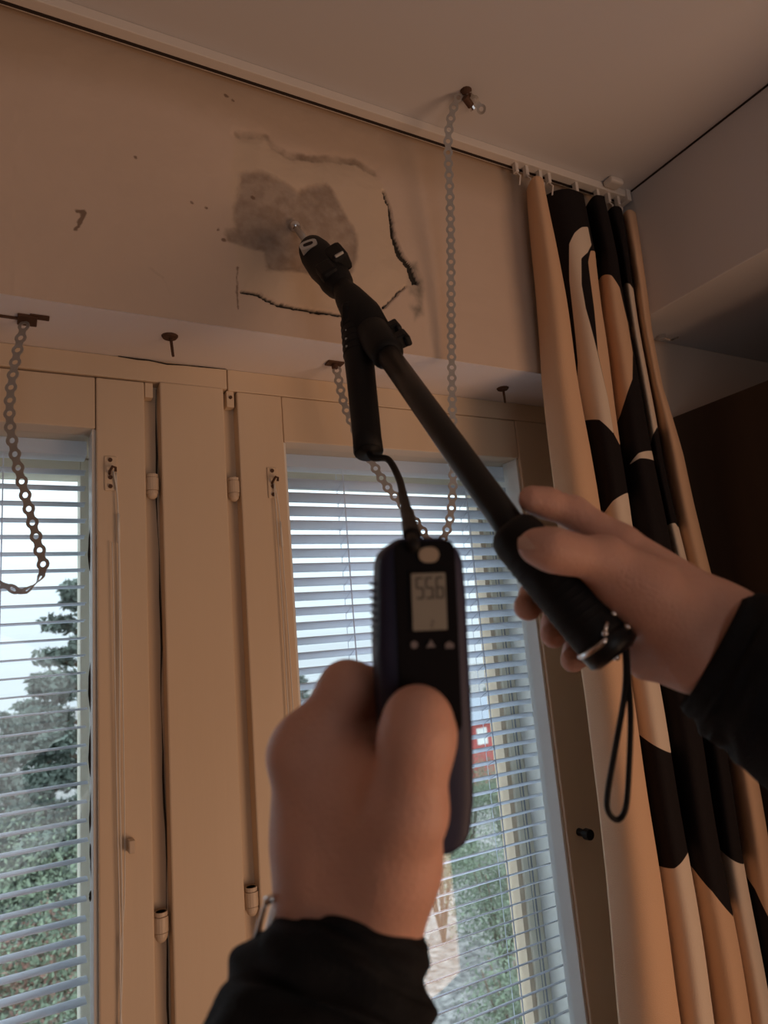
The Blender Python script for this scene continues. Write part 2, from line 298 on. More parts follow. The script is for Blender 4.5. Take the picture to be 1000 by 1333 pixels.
# ------------------------------------------------------------------ windows
def window(n, xl, xr, sl, sr, hinge_x, hinge_zs, label):
    """xl..xr = sash opening, sl..sr = outer edges of the sash"""
    zt, zb, top = .389, -1.0, .4772
    R_ = struct_root('window_%d' % n, W(((xl+xr)/2, YR, zb)), label)
    y0, y1 = YR, YR + .052
    put('sash_stile', MB().box(sl, xl, y0, y1, zb - .08, top), 'frame', R_, bevel=.002)
    put('sash_stile', MB().box(xr, sr, y0, y1, zb - .08, top), 'frame', R_, bevel=.002)
    put('sash_rail', MB().box(xl + .0012, xr - .0012, y0 + .002, y1, zt, top), 'frame', R_, bevel=.0015)
    put('sash_rail', MB().box(xl, xr, y0, y1, zb - .08, zb), 'frame', R_, bevel=.0015)
    # inner glazing bead, white, lit from outside
    for (a, b) in ((xl, xl + .006), (xr - .006, xr)):
        put('glazing_bead', MB().box(a, b, y0 + .007, y1 + .004, zb, zt), 'white', R_, bevel=.001)
    put('window_pane', MB().box(xl, xr, y0 + .040, y0 + .044, zb, zt), 'glass', R_)
    # box between the sashes
    jl, jr = xl - .048, xr + .062
    if n == 1: jr = xr + .018
    put('jamb_liner', MB().box(jl - .02, jl, y1, 1.43, zb - .05, zt + .05), 'white', R_)
    put('jamb_liner', MB().box(jr, jr + .02, y1, 1.43, zb - .05, zt + .05), 'white', R_)
    put('head_liner', MB().box(jl, jr, y1, 1.43, zt + .002, zt + .05), 'frame', R_)
    put('sill', MB().box(jl, jr, y1, 1.50, zb - .05, zb - .01), 'white', R_)
    # outer sash
    oy0, oy1 = 1.345, 1.40
    if n == 1: ox0, ox1 = jl + .03, xr - .008
    else: ox0, ox1 = jl + .03, 1.030
    put('outer_stile', MB().box(jl, ox0, oy0, oy1, zb - .01, zt), 'cream', R_, bevel=.002)
    put('outer_stile', MB().box(ox1, jr, oy0, oy1, zb - .01, zt), 'cream', R_, bevel=.002)
    if n == 2:
        for a, b in ((1.044, 1.0452), (1.0515, 1.0545)):
            put('stile_groove', MB().box(a, b, oy0 - .0012, oy0 + .004, zb, zt), 'roof', R_)
        put('outer_edge', MB().box(ox1 - .012, ox1, oy0 + .008, oy1 - .004, zb, zt - .03), 'frame', R_)
    put('outer_rail', MB().box(ox0, ox1, oy0, oy1, zt - .03, zt), 'cream', R_)
    put('outer_rail', MB().box(ox0, ox1, oy0, oy1, zb - .01, zb + .05), 'cream', R_)
    put('outer_pane', MB().box(ox0, ox1, 1.375, 1.379, zb, zt), 'glass', R_)
    for hz in hinge_zs:
        h = MB()
        for (a, b, r) in ((-.017, -.0115, .0098), (-.0108, .0105, .0108), (.0112, .017, .0098)):
            h.tube([W((hinge_x, YR + .010, hz + a)), W((hinge_x, YR + .010, hz + b))], r*U, 16)
        h.tube([W((hinge_x, YR + .010, hz - .017)), W((hinge_x, YR + .010, hz + .017))], .0082*U, 12)
        h.ball(W((hinge_x, YR + .010, hz - .017)), .0088*U, 8)
        put('hinge', h, 'hinge', R_, smooth=False, bevel=.0004)
    return R_
W1 = window(1, -.433, .125, -.512, .2015, .2128, (.300, -.375), 'left double window, cream inner sash, blind between its panes')
W2 = window(2, .448, 1.006, .3625, 1.130, .3520, (.300, -.372), 'middle double window, cream inner sash, blind between its panes')
# small catches at the top of the hinge gaps
for wn, x0, x1, z0 in ((W1, .203, .2165, .4520), (W2, .3445, .3585, .4480)):
    put('stop_block', MB().box(x0, x1, YR + .004, YR + .024, z0, .4785), 'frame', wn, bevel=.001)
put('screw', MB().tube([W((.3515, YR + .0045, .466)), W((.3515, YR + .001, .466))], .003*U, 10), 'rust', W2)
# cord hooks on the stiles with the tilt cords of the blinds
def cord_hook(root, x, z):
    p = put('cord_hook_plate', MB().box(x - .010, x + .010, YR - .003, YR + .001, z - .038, z + .020), 'frame', root, bevel=.002)
    h = MB(); h.tube([W(q) for q in ((x-.002, YR-.003, z-.010), (x-.003, YR-.012, z-.008), (x+.001, YR-.016, z-.001), (x+.006, YR-.013, z-.002), (x+.006, YR-.011, z-.008))], .0022*U, 8)
    for dz in (.013, -.016, -.031): h.tube([W((x-.001, YR-.0055, z+dz)), W((x-.001, YR-.003, z+dz))], .0034*U, 10)
    put('cord_hook', h, 'rust', p)
cord_hook(W1, .1465, .322); cord_hook(W2, .4215, .317)
def cord(root, pts, r=.0011):
    c = MB(); c.tube([W(p) for p in spline(pts, 8)], r*U, 6); return put('tilt_cord', c, 'cord', root, smooth=True)
yc = YR - .007
cord(W1, [(.150, yc, .316), (.156, yc, .26), (.157, yc, .10), (.1545, yc, -.15), (.156, yc, -.38), (.150, yc, -.55), (.152, yc, -.8)], .0013)
cord(W1, [(.154, yc, .314), (.157, yc, .22), (.160, yc, .0), (.160, yc, -.30), (.152, yc, -.42), (.158, yc, -.6), (.155, yc, -.8)], .0010)
cord(W1, [(.147, yc, .20), (.149, yc, .0), (.1505, yc, -.20), (.1525, yc, -.40), (.149, yc, -.70)], .0009)
put('cord_weight', MB().tube([W((.1568, yc, .245)), W((.157, yc, .198))], .0023*U, 8), 'cord', W1, smooth=True)
cord(W2, [(.4215, yc, .306), (.4235, yc, .20), (.4245, yc, .0), (.4235, yc, -.30)], .0010)
cord(W2, [(.4225, yc, .306), (.4290, yc, .24), (.4330, yc, .0), (.4330, yc, -.30)], .0010)
put('cord_weight', MB().tube([W((.4296, yc, .235)), W((.4308, yc, .19))], .0021*U, 8), 'cord', W2, smooth=True)
kn = MB(); kn.box(.1645, .1735, YR - .020, YR, -.263, -.245); put('latch_stud', kn, 'hinge', W1, bevel=.0012)
hk = MB(); hk.tube([W((1.036, YR, -.402)), W((1.036, YR - .02, -.402))], [.008*U, .0065*U], 12); hk.tube([W((1.036, YR - .02, -.402)), W((1.036, YR - .034, -.402))], [.0115*U, .0105*U], 14)
put('handle', hk, 'blackgloss', W2, bevel=.001)
# cracks in the paint along the glazing of window 1
ckp = MB()
for (za, zb_) in ((.24, .16), (.02, -.06), (-.075, -.155), (-.17, -.235), (-.25, -.30), (-.315, -.33)):
    zz = np.linspace(za, zb_, 7); ckp.tube([W((.1186 + .0012*math.sin(z*60), YR + .0385, z)) for z in zz], [.0003, .0012, .0018, .0014, .0018, .0010, .0003], 5)
put('peeling_putty', ckp, 'crack', W1)

def blind(xl, xr, z0, pitch, n, tilt, label, ladders):
    y = 1.25
    r = thing('venetian_blind', label, 'blind', W(((xl+xr)/2, y, z0 - pitch*n)), 'venetian blinds in the windows')
    put('head_rail', MB().box(xl, xr, y - .020, y + .020, .3625, .3880), 'slat', r, bevel=.001)
    hw, c, s = .0163, math.cos(tilt), math.sin(tilt)
    base = MB(); prof = []
    for k in range(7):
        a = -1 + 2*k/6; prof.append((a*hw, -.0024*a*a + .0012))
    sl = None
    for i in range(n):
        z = z0 - pitch*i
        if sl is None:
            m = MB(); vs = []
            for x in (xl, xr):
                for th in (0, -.0007):
                    for (a, h) in prof: vs.append(W((x, y + a*c - (h+th)*s*-1*0 , z - a*s + h + th)))
            k = 7; fs = [(j, 14+j, 15+j, 1+j) for j in range(6)] + [(k+j, k+1+j, 14+k+1+j, 14+k+j) for j in range(6)]
            fs += [(0, 7, 21, 14), (6, 20, 27, 13)] + [tuple(range(0,7)) + tuple(range(13,6,-1)), tuple(range(14,21))[::-1] + tuple(range(21,28))]
            m.add(vs, fs); sl = put('slat', m, 'slat', r, smooth=False); zfirst = z; first = sl
            first.data.polygons.foreach_set('use_smooth', [True]*12 + [False]*(len(first.data.polygons)-12))
        else:
            q = first.copy(); COL.objects.link(q); q.parent = r; q.location = (0, 0, (z - zfirst)*U)
            q.rotation_euler = (0, random.uniform(-.0012, .0012), 0)
    zb = z0 - pitch*n
    put('bottom_rail', MB().box(xl, xr, y - .014, y + .014, zb - .006, zb + .006), 'slat', r, bevel=.001)
    for lx in ladders:
        l = MB()
        for dy in (-.0175, .0175): l.tube([W((lx, y + dy*c, .365)), W((lx, y + dy*c, zb))], .0007*U, 5)
        l.tube([W((lx + .006, y - .006, .365)), W((lx + .006, y - .006, zb))], .0010*U, 6)
        for i in range(n): l.tube([W((lx, y - .0175*c, z0 - pitch*i + .0175*s - .002)), W((lx + .0015, y + .0175*c, z0 - pitch*i - .0175*s - .002))], .0009*U, 4)
        put('ladder_cord', l, 'slat', r)
blind(-.47, .1176, .3387, .02815, 47, 0.02, 'white venetian blind with level open slats in the window left of the pier', (-.013, -.33))
blind(.405, 1.050, .3345, .02805, 47, math.radians(24.5), 'white venetian blind with tilted slats in the window right of the pier', (.600, .905))

# ------------------------------------------------------------------ curtain track, curtain
TR = thing('curtain_track', 'long white curtain track on the ceiling along the wall', 'curtain track', W((-.6, .968, .976)))
put('track', MB().box(-2.5, 1.255, .9585, .9785, .9765, ZC - .0004), 'rail', TR, bevel=.001)
put('slot', MB().box(-2.5, 1.25, .9786, .9840, .9760, .9790), 'dark', TR)  # dark strip put in for the unlit gap behind the track
put('lip', MB().box(-2.5, 1.255, .9838, .9868, .9770, ZC - .0004), 'rail', TR)
put('end_stop', MB().box(1.248, 1.262, .954, .989, .966, .9945), 'rail', TR, bevel=.001)
put('bracket', MB().box(1.175, 1.215, .930, .957, .979, .9946), 'rail', TR, bevel=.004)
for gx in (.93, .958, .995, 1.02, 1.10, 1.165, 1.20, 1.23):
    g = MB(); g.box(gx - .004, gx + .004, .964, .974, .955, .978); g.tube([W((gx, .969, .957)), W((gx+.004, .962, .945)), W((gx+.002, .966, .925))], .0018*U, 8)
    put('glider', g, 'rail', TR)

def curtain():
    ZK = np.array([-2.2, -.7, -.3, .2, .35, .5, .65, .79, .93])
    BK = np.array([[.850,.988,1.063,1.152,1.212,1.29],[.855,.988,1.063,1.152,1.212,1.29],[.873,.984,1.060,1.15,1.21,1.281],[.875,.982,1.057,1.152,1.19,1.257],
                   [.880,.980,1.061,1.152,1.186,1.245],[.887,.976,1.068,1.152,1.183,1.218],[.895,.974,1.073,1.152,1.18,1.215],[.905,.970,1.085,1.150,1.18,1.222],[.915,.962,1.075,1.135,1.185,1.235]])
    nz = 520; zs = np.concatenate([np.linspace(-2.2, -.75, 60), np.linspace(-.745, .933, nz-60)])
    B = np.stack([np.interp(zs, ZK, BK[:, k]) for k in range(6)], 1)
    nt_ = 46; cols = []; strip = []
    # left hem turned back towards the wall
    for k in range(5):
        for t in np.linspace(0, 1, nt_, endpoint=False): cols.append(k + t); strip.append(k)
    cols = np.array([-0.12, -0.06] + cols + [5.0]); strip = np.array([0, 0] + strip + [4])
    X = np.zeros((len(cols), nz)); Y = np.zeros_like(X); PX = np.zeros_like(X)
    for i, (c, k) in enumerate(zip(cols, strip)):
        b0, b1 = B[:, k], B[:, k+1]; t = c - k
        depth = (.050, .042, .048, .030, .040)[k]
        top = np.clip((zs - .80)/.13, 0, 1)
        if t < 0:
            X[i] = b0 + .012 + t*.02; Y[i] = .975 - t*.05; PX[i] = b0
        elif t <= .72:
            q = t/.72
            X[i] = b0 + (b1-b0)*(q**1.05); Y[i] = .984 - (depth+.012)*(1-top*.25)*np.sin(min(1.0, q*1.0)*math.pi/2*1.25)
            PX[i] = X[i]
        else:
            q = (t-.72)/.28; e = q*q*(3-2*q)
            y0 = .984 - (depth+.012)*(1-top*.25)*math.sin(math.pi/2*1.25)
            X[i] = b1 + .004*np.sin(q*math.pi) - .010*e*(k < 4); Y[i] = y0 + (.986-y0)*e
            X[i] = np.where(q > .85, X[i]*(1-(q-.85)/.15) + b1*(q-.85)/.15, X[i]); PX[i] = b1 - .001
        X[i] *= Y[i]/.93
        Y[i] += .0025*np.sin(zs*7 + k*1.7) + .0015*np.sin(zs*17 + k)
    Z = np.broadcast_to(zs, X.shape)
    Y -= .012*np.clip(-(Z-.5)/.6, 0, 1)
    st = np.broadcast_to(strip[:, None], X.shape)
    T = np.full(X.shape, -1.0); C = np.full(X.shape, -1.0)
    def ad(A, k, poly):
        s_ = poly_sd(PX, Z, poly); A[st == k] = np.maximum(A, s_)[st == k]
    T[st == 0] = .05; T[st == 4] = .05
    ad(C, 1, [(1.016,.798),(1.035,.821),(1.058,.838),(1.076,.846),(1.079,.80),(1.064,.777),(1.043,.76),(1.031,.70),(1.030,.645),(1.041,.546),(1.051,.448),(1.051,.374),(1.020,.405),(.982,.418),(.95,.42),(.975,.50),(.985,.54),(.993,.64),(1.0,.72)])
    ad(T, 1, [(1.061,.755),(1.074,.785),(1.12,.80),(1.12,.33),(1.066,.345),(1.051,.374),(1.051,.448),(1.042,.546),(1.053,.65)])
    ad(C, 1, [(.94,.200),(.985,.218),(1.019,.239),(1.056,.254),(1.12,.275),(1.12,-.24),(1.059,-.231),(1.023,-.213),(.984,-.194),(.94,-.18)])
    ad(C, 1, [(.94,-.43),(.985,-.426),(1.025,-.419),(1.063,-.40),(1.12,-.37),(1.12,-2.5),(.94,-2.5)])
    ad(T, 2, [(1.00,.775),(1.098,.749),(1.127,.733),(1.145,.708),(1.151,.631),(1.149,.56),(1.134,.497),(1.105,.455),(1.084,.43),(1.04,.395)])
    ad(C, 2, [(1.08,.319),(1.115,.338),(1.16,.347),(1.16,.325),(1.115,.327)])
    ad(T, 2, [(1.0,-.40),(1.077,-.443),(1.113,-.473),(1.149,-.519),(1.18,-.58),(1.18,-2.5),(1.0,-2.5)])
    ad(C, 3, [(1.13,.765),(1.158,.745),(1.21,.70),(1.21,.42),(1.185,.407),(1.154,.364),(1.12,.39)])
    ad(C, 3, [(1.12,.196),(1.184,.198),(1.21,.165),(1.21,-.02),(1.12,-.02)])
    ad(C, 3, [(1.10,-.41),(1.178,-.441),(1.217,-.46),(1.25,-.47),(1.25,-2.5),(1.10,-2.5)])
    K = poly_sd(PX, Z, [(1.17,-.46),(1.232,-.51),(1.263,-.569),(1.32,-.67),(1.32,-1.1),(1.17,-1.1)]); T[st == 4] = np.minimum(T, -K)[st == 4]
    v = np.stack([X*U, Y*U, Z*U+EYE], -1).reshape(-1, 3); idx = np.arange(X.size).reshape(X.shape)
    f = np.stack([idx[:-1,:-1], idx[1:,:-1], idx[1:,1:], idx[:-1,1:]], -1).reshape(-1, 4)
    root = thing('curtain', 'floor length pleated curtain with tan, cream and black leaf print at the window corner', 'curtain', W((1.05, .95, -2.2)))
    o = link('curtain_cloth', v, f.tolist(), None, root, smooth=True)
    sd = o.modifiers.new('thickness', 'SOLIDIFY'); sd.thickness = .0012; sd.offset = 1
    for nm, a in (('tan', T), ('cream', C)):
        at = o.data.attributes.new(nm, 'FLOAT', 'POINT'); at.data.foreach_set('value', (np.clip(a, -.05, .05)*100).astype(np.float32).reshape(-1))
    m = mat('printed_curtain_cotton', (.014, .011, .012), .85, .2, 200, .25, 900, spec=.2); o.data.materials.append(m)
    nt = m.node_tree; b = nt.nodes['Principled BSDF']; src = b.inputs['Base Color'].links[0].from_socket
    for nm, col in (('tan', (.72, .48, .315)), ('cream', (.78, .655, .53))):
        a = nt.nodes.new('ShaderNodeAttribute'); a.attribute_name = nm
        r = nt.nodes.new('ShaderNodeMapRange'); r.inputs[1].default_value = -.06; r.inputs[2].default_value = .06; nt.links.new(a.outputs['Fac'], r.inputs[0])
        x = nt.nodes.new('ShaderNodeMix'); x.data_type = 'RGBA'; x.inputs[7].default_value = (*col, 1); nt.links.new(r.outputs[0], x.inputs[0]); nt.links.new(src, x.inputs[6]); src = x.outputs[2]
    nt.links.new(src, b.inputs['Base Color'])
curtain()

# ------------------------------------------------------------------ wardrobe under the bulkhead, pin
WD = thing('wardrobe', 'tall dark wooden wardrobe standing in the niche under the bulkhead', 'wardrobe', W((2.2, .4, ZF)))
put('side_panel', MB().box(1.40, 1.43, .20, 1.05, ZF + .02, .482), 'wood', WD, bevel=.002)
put('top_panel', MB().box(1.43, 3.1, .22, 1.05, .454, .480), 'wood', WD)
put('back_panel', MB().box(1.43, 3.1, 1.02, 1.05, ZF + .02, .454), 'wood', WD)
put('door', MB().box(1.43, 2.26, .20, .22, ZF + .05, .454), 'wood', WD, bevel=.002)
put('door', MB().box(2.265, 3.1, .20, .22, ZF + .05, .454), 'wood', WD, bevel=.002)
put('plinth', MB().box(1.40, 3.1, .24, 1.05, ZF, ZF + .05), 'wood', WD)
pn = MB(); q = Vector((1.384, 1.027, .682)); pn.tube([W(q), W(q + Vector((0, 0, -.010)))], .0085*U, 12); pn.tube([W(q + Vector((0, 0, -.006))), W(q + Vector((.012, -.012, -.016))), W(q + Vector((.03, -.02, -.010)))], .003*U, 8)
tag(put('screw_hook', pn, 'chrome'), 'tiny bright screw hook under the bulkhead beside the curtain', 'hook')

# ------------------------------------------------------------------ nails, hooks, perforated straps
def nail(x, y, L, lean, label):
    n = MB(); a = W((x, y, .521)); b = W((x + lean, y - .002, .52 - L))
    n.tube([a, a + (b-a)*.1, b], [.0030*U, .0026*U, .0022*U], 8); d = (b-a).normalized()
    n.tube([W((x-.001, y, .5197)), W((x-.001, y, .5155))], [.0135*U, .0110*U], 12)
    tag(put('nail', n, 'rust'), label, 'nail', 'nails in the recess soffit')
nail(.226, 1.058, .036, .003, 'rusty nail driven up into the soffit above the pier')
nail(.925, 1.09, .034, -.001, 'dark nail in the soffit beside the curtain')
def strap(path, wdir, label):
    """path: world points; scalloped perforated band with real holes, width direction given along the path"""
    P = path; L = [0]
    for a, b in zip(P[:-1], P[1:]): L.append(L[-1] + (b-a).length)
    wd = wdir
    def at(s):
        s = min(max(s, 0), L[-1] - 1e-6); i = max(0, min(len(P)-2, int(np.searchsorted(L, s) - 1)))
        t = (s - L[i])/(L[i+1]-L[i]); p = P[i].lerp(P[i+1], t); w_ = wd[i].lerp(wd[i+1], t); tg = (P[i+1]-P[i]).normalized()
        w_ = (w_ - tg*w_.dot(tg)).normalized(); return p, w_, tg.cross(w_)
    pitch, ro, ri, nk, th = .0155, .0068, .0032, .0040, .0005
    m = MB(); N = 16; n = int(L[-1]/pitch)
    for k in range(n):
        s0 = (k + .5)*pitch; vs = []
        for side in (1, -1):
            for r in (ro, ri):
                for j in range(N):
                    an = 2*math.pi*j/N; p, w_, nn = at(s0 + r*math.cos(an)); vs.append(p + w_*r*math.sin(an) + nn*th*side)
        fs = []
        for j in range(N):
            q = (j+1) % N
            fs += [(j, q, N+q, N+j), (2*N+j, 3*N+j, 3*N+q, 2*N+q), (j, 2*N+j, 2*N+q, q), (N+j, N+q, 3*N+q, 3*N+j)]
        m.add(vs, fs)
        vs = []
        for s_ in (s0 + ro*.80, s0 + pitch*.5, s0 + pitch - ro*.80):
            p, w_, nn = at(s_); wd_ = nk if abs(s_ - s0 - pitch*.5) < 1e-9 else nk*1.1
            for (a, b) in ((-1, 1), (1, 1), (1, -1), (-1, -1)): vs.append(p + w_*wd_*a + nn*th*.9*b)
        if k < n-1: m.add(vs, [(4*i+j, 4*i+(j+1) % 4, 4*i+4+(j+1) % 4, 4*i+4+j) for i in range(2) for j in range(4)])
    return tag(put('perforated_strap', m, 'steel'), label, 'strap', 'perforated steel straps')
def mkpath(pts, n=10):
    P = spline([p for p, _ in pts], n); w_ = spline([x for _, x in pts], n); return [W(p) for p in P], [x.normalized() for x in w_]
FX, FXY = Vector((.86, -.5, 0)), Vector((.7, -.4, .5))
p1 = [(PY(631,148,.870), Vector((.6,-.3,-.5))), (PY(619,132,.868), FX), (Vector((.732,.863,.988)), FX), (PY(594,132,.872), FX), (PY(585,165,.890), FX), (PY(583.5,200,.905), FX), (PY(586,260,.925), FX), (PY(587,330,.945), FX), (PY(587.5,410,.965), FX), (PY(588.5,500,.978), Vector((.9,-.4,0))),
      (PY(590,600,.990), Vector((.9,-.4,.05))), (PY(588,660,.997), Vector((.8,-.4,.2))), (PY(580,695,1.003), Vector((.7,-.3,.5))), (PY(566,714,1.008), Vector((.3,-.75,.6))), (PY(548,688,1.015), Vector((.4,-.65,.6))),
      (PY(522,655,1.03), Vector((.7,-.45,.5))), (PY(500,628,1.04), Vector((.8,-.4,.4))), (PY(470,575,1.055), Vector((.85,-.45,.2))), (PY(448,525,1.068), FX), (PY(437,474,1.076), FX)]
P_, W_ = mkpath(p1); strap(P_, W_, 'long grey perforated strap looping from the ceiling hook down to the soffit')
p2 = [(PY(33,417,1.067), FX), (PY(21,465,1.064), FX), (PY(13,520,1.060), FX), (PY(15.5,572,1.058), FX), (PY(33,645,1.056), FX), (PY(52,718,1.054), FX), (PY(56,738,1.053), Vector((.8,-.45,.2))), (PY(50,756,1.052), Vector((.45,-.8,.35))), (PY(30,770,1.052), Vector((.2,-.85,.5))), (PY(8,763,1.054), Vector((.2,-.85,.5))), (PY(-20,752,1.058), Vector((.2,-.9,.4))), (PY(-60,700,1.062), FX), (PY(-90,600,1.066), FX), (PY(-95,420,1.067), FX)]
P_, W_ = mkpath(p2); strap(P_, W_, 'dark perforated strap hanging in a loop before the left window')
ch = MB(); c0 = Vector((.732, .863, ZC)); ch.tube([W(c0), W(c0 + Vector((0, 0, -.012)))], [.011*U, .008*U], 12); ch.tube([W(c0), W(c0 + Vector((0, 0, -.024)))], .0045*U, 10)
ch.tube([W(c0 + Vector((-.008, -.004, -.020))), W(c0 + Vector((.010, .003, -.026)))], .0065*U, 12)
tag(put('ceiling_screw', ch, 'rust'), 'blackened screw in the ceiling holding the strap end', 'screw')
nb = MB(); nb.tube([W(c0 + Vector((.008, .003, -.022))), W(c0 + Vector((.017, .005, -.030)))], .0065*U, 12); tag(put('strap_nut', nb, 'chrome'), 'small bright nut beside the ceiling screw', 'nut')
b2 = MB(); b2.box(.008, .034, 1.050, 1.082, .5155, .5196); b2.box(-.03, .016, 1.062, 1.068, .5165, .5196); b2.box(.024, .050, 1.046, 1.060, .517, .5196)
tag(put('strap_plate', b2, 'rust', bevel=.0008), 'rusty flat plate on the soffit holding the left strap', 'bracket')
b3 = MB(); b3.box(.508, .540, 1.066, 1.086, .5160, .5196); b3.tube([W((.524, 1.076, .517)), W((.524, 1.076, .508))], .006*U, 12)
tag(put('strap_plate', b3, 'rust', bevel=.0008), 'small dark plate on the soffit behind the hanging black tube', 'bracket')
# ------------------------------------------------------------------ distance-field modelling for hands
def cam3(px, py, d): return np.array([(px-500)/900*d, (py-666.5)/900*d, d])
def round_cone(P, a, b, r1, r2):
    a = np.array(a); b = np.array(b); ba = b-a; l2 = ba@ba; t = np.clip(((P-a)@ba)/l2, 0, 1)
    return np.linalg.norm(P - a - t[..., None]*ba, axis=-1) - (r1 + (r2-r1)*t)
def smin(a, b, k):
    h = np.clip(.5 + .5*(b-a)/k, 0, 1); return b*(1-h) + a*h - k*h*(1-h)
def surface_nets(F, org, h):
    n = np.array(F.shape) - 1; ins = F < 0
    offs = [(i, j, k) for i in (0, 1) for j in (0, 1) for k in (0, 1)]
    sl = lambda A, o: A[o[0]:o[0]+n[0], o[1]:o[1]+n[1], o[2]:o[2]+n[2]]
    cnt = np.zeros(n); acc = np.zeros((*n, 3))
    for o in offs:
        for ax in range(3):
            if o[ax]: continue
            p = list(o); p[ax] = 1; a = sl(F, o); b = sl(F, p); c = (a < 0) != (b < 0)
            t = np.where(c, a/np.where(c, a-b, 1), 0)
            for d in range(3): acc[..., d] += np.where(c, o[d] + (t if d == ax else 0), 0)
            cnt += c
    act = cnt > 0; idx = -np.ones(n, int); idx[act] = np.arange(act.sum())
    cell = np.argwhere(act); v = org + h*(cell + acc[act]/cnt[act][:, None]); faces = []
    for ax in range(3):
        u, w_ = [(1, 2), (2, 0), (0, 1)][ax]
        A = np.take(ins, range(0, ins.shape[ax]-1), ax); B = np.take(ins, range(1, ins.shape[ax]), ax); e = np.argwhere(A != B)
        e = e[(e[:, u] > 0) & (e[:, w_] > 0) & (e[:, u] < n[u]) & (e[:, w_] < n[w_])]
        s = ins[tuple(e.T)]; q = []
        for (du, dw) in ((-1, -1), (0, -1), (0, 0), (-1, 0)):
            c = e.copy(); c[:, u] += du; c[:, w_] += dw; q.append(idx[tuple(c.T)])
        q = np.stack(q, 1); q[~s] = q[~s][:, ::-1]; faces.append(q)
    return v, np.concatenate(faces)
def model(groups, h=.00115, pad=.008):
    """groups: list of (k, chain) ; chain = [(px,py,d,r_mm),...]; first groups form the palm"""
    allp = np.array([cam3(*p[:3]) for _, c, _ in groups for p in c]); rr = np.array([p[3] for _, c, _ in groups for p in c])/1000
    lo = (allp - rr[:, None]).min(0) - pad; hi = (allp + rr[:, None]).max(0) + pad
    ax = [np.arange(lo[i], hi[i], h) for i in range(3)]; G = np.stack(np.meshgrid(*ax, indexing='ij'), -1); F = None
    for k, chain, kin in groups:
        g = None
        for a, b in zip(chain[:-1], chain[1:]):
            d = round_cone(G, cam3(*a[:3]), cam3(*b[:3]), a[3]/1000, b[3]/1000); g = d if g is None else smin(g, d, kin)
        F = g if F is None else smin(F, g, k)
    v, f = surface_nets(F, lo, h)
    R3 = np.array([tuple(RT), tuple(-UP), tuple(FW)])
    return v @ R3 + np.array([0, 0, EYE]), f[:, ::-1]
def hand(groups, parent):
    v, f = model(groups); o = link('hand', v, f.tolist(), 'skin', parent, smooth=True)
    s = o.modifiers.new('smooth', 'SMOOTH'); s.factor = .5; s.iterations = 6; return o

PE = thing('person', 'person in a black jacket, left hand holding a meter, right hand a pole', 'person', W((.15, .25, -1.2)))
left = [
 (.010, [(432,1330,.305,23), (430,1190,.325,24), (392,988,.335,14.5)], .012),
 (.012, [(462,1330,.303,21), (488,1188,.320,21), (532,1055,.297,16.0)], .012),
 (.012, [(440,1185,.332,22), (388,1003,.353,14)], .01), (.012, [(452,1190,.338,20), (398,1030,.368,13)], .01), (.012, [(462,1195,.342,18), (414,1060,.380,12)], .01),
 (.016, [(432,1030,.329,15), (502,1062,.306,13)], .01), (.012, [(398,965,.338,14), (452,955,.346,11), (492,975,.342,10)], .01), (.012, [(425,1000,.332,14), (470,1004,.326,10), (515,1015,.306,9)], .01), (.018, [(436,1100,.324,24), (508,1125,.312,20)], .01),
 (.007, [(532,1055,.297,16), (541,975,.2965,14.4), (544,950,.2975,14.6), (544,933,.299,13.2)], .008),
 (.007, [(392,988,.335,14.5), (452,897,.343,13.0), (505,900,.359,11.5), (548,930,.359,9)], .007),
 (.004, [(388,1003,.353,13.5), (424,950,.375,11), (500,968,.372,10), (592,1009,.352,8.6)], .006),
 (.004, [(398,1030,.368,13), (432,1015,.388,11), (505,1035,.378,10), (568,1062,.360,8.6)], .006),
 (.004, [(414,1060,.380,12), (442,1062,.395,10), (500,1088,.382,9), (545,1102,.366,8)], .006)]
LH = hand(left, PE)
right = [
 (.010, [(1030,850,.395,22), (938,806,.416,20), (806,709,.434,12.8)], .012),
 (.012, [(1010,905,.388,18), (910,860,.409,16.5), (842,858,.420,13)], .012),
 (.012, [(930,812,.421,18), (813,737,.452,13)], .01), (.012, [(925,828,.426,17), (823,766,.462,12)], .01), (.012, [(920,842,.427,15), (836,801,.464,11)], .01),
 (.014, [(905,845,.407,20), (842,770,.404,18), (786,730,.402,14)], .014), (.014, [(870,800,.414,22), (802,757,.410,15)], .012),
 (.006, [(786,730,.402,14), (737,720,.393,11.0), (716,715,.391,11.2), (697,711,.392,9.8)], .007),
 (.005, [(806,709,.434,12.6), (746,667,.444,9.8), (712,655,.442,9.2), (693,650,.439,8.8)], .006),
 (.004, [(813,737,.452,13), (738,747,.468,10.6), (697,776,.460,9.6), (687,790,.444,9.0)], .006),
 (.004, [(823,766,.462,12), (762,792,.470,10.2), (726,812,.458,9.2), (721,826,.443,8.6)], .006),
 (.004, [(836,801,.464,11), (787,827,.468,9.2), (752,850,.453,8.4), (746,859,.438,7.8)], .006)]
RH = hand(right, PE)
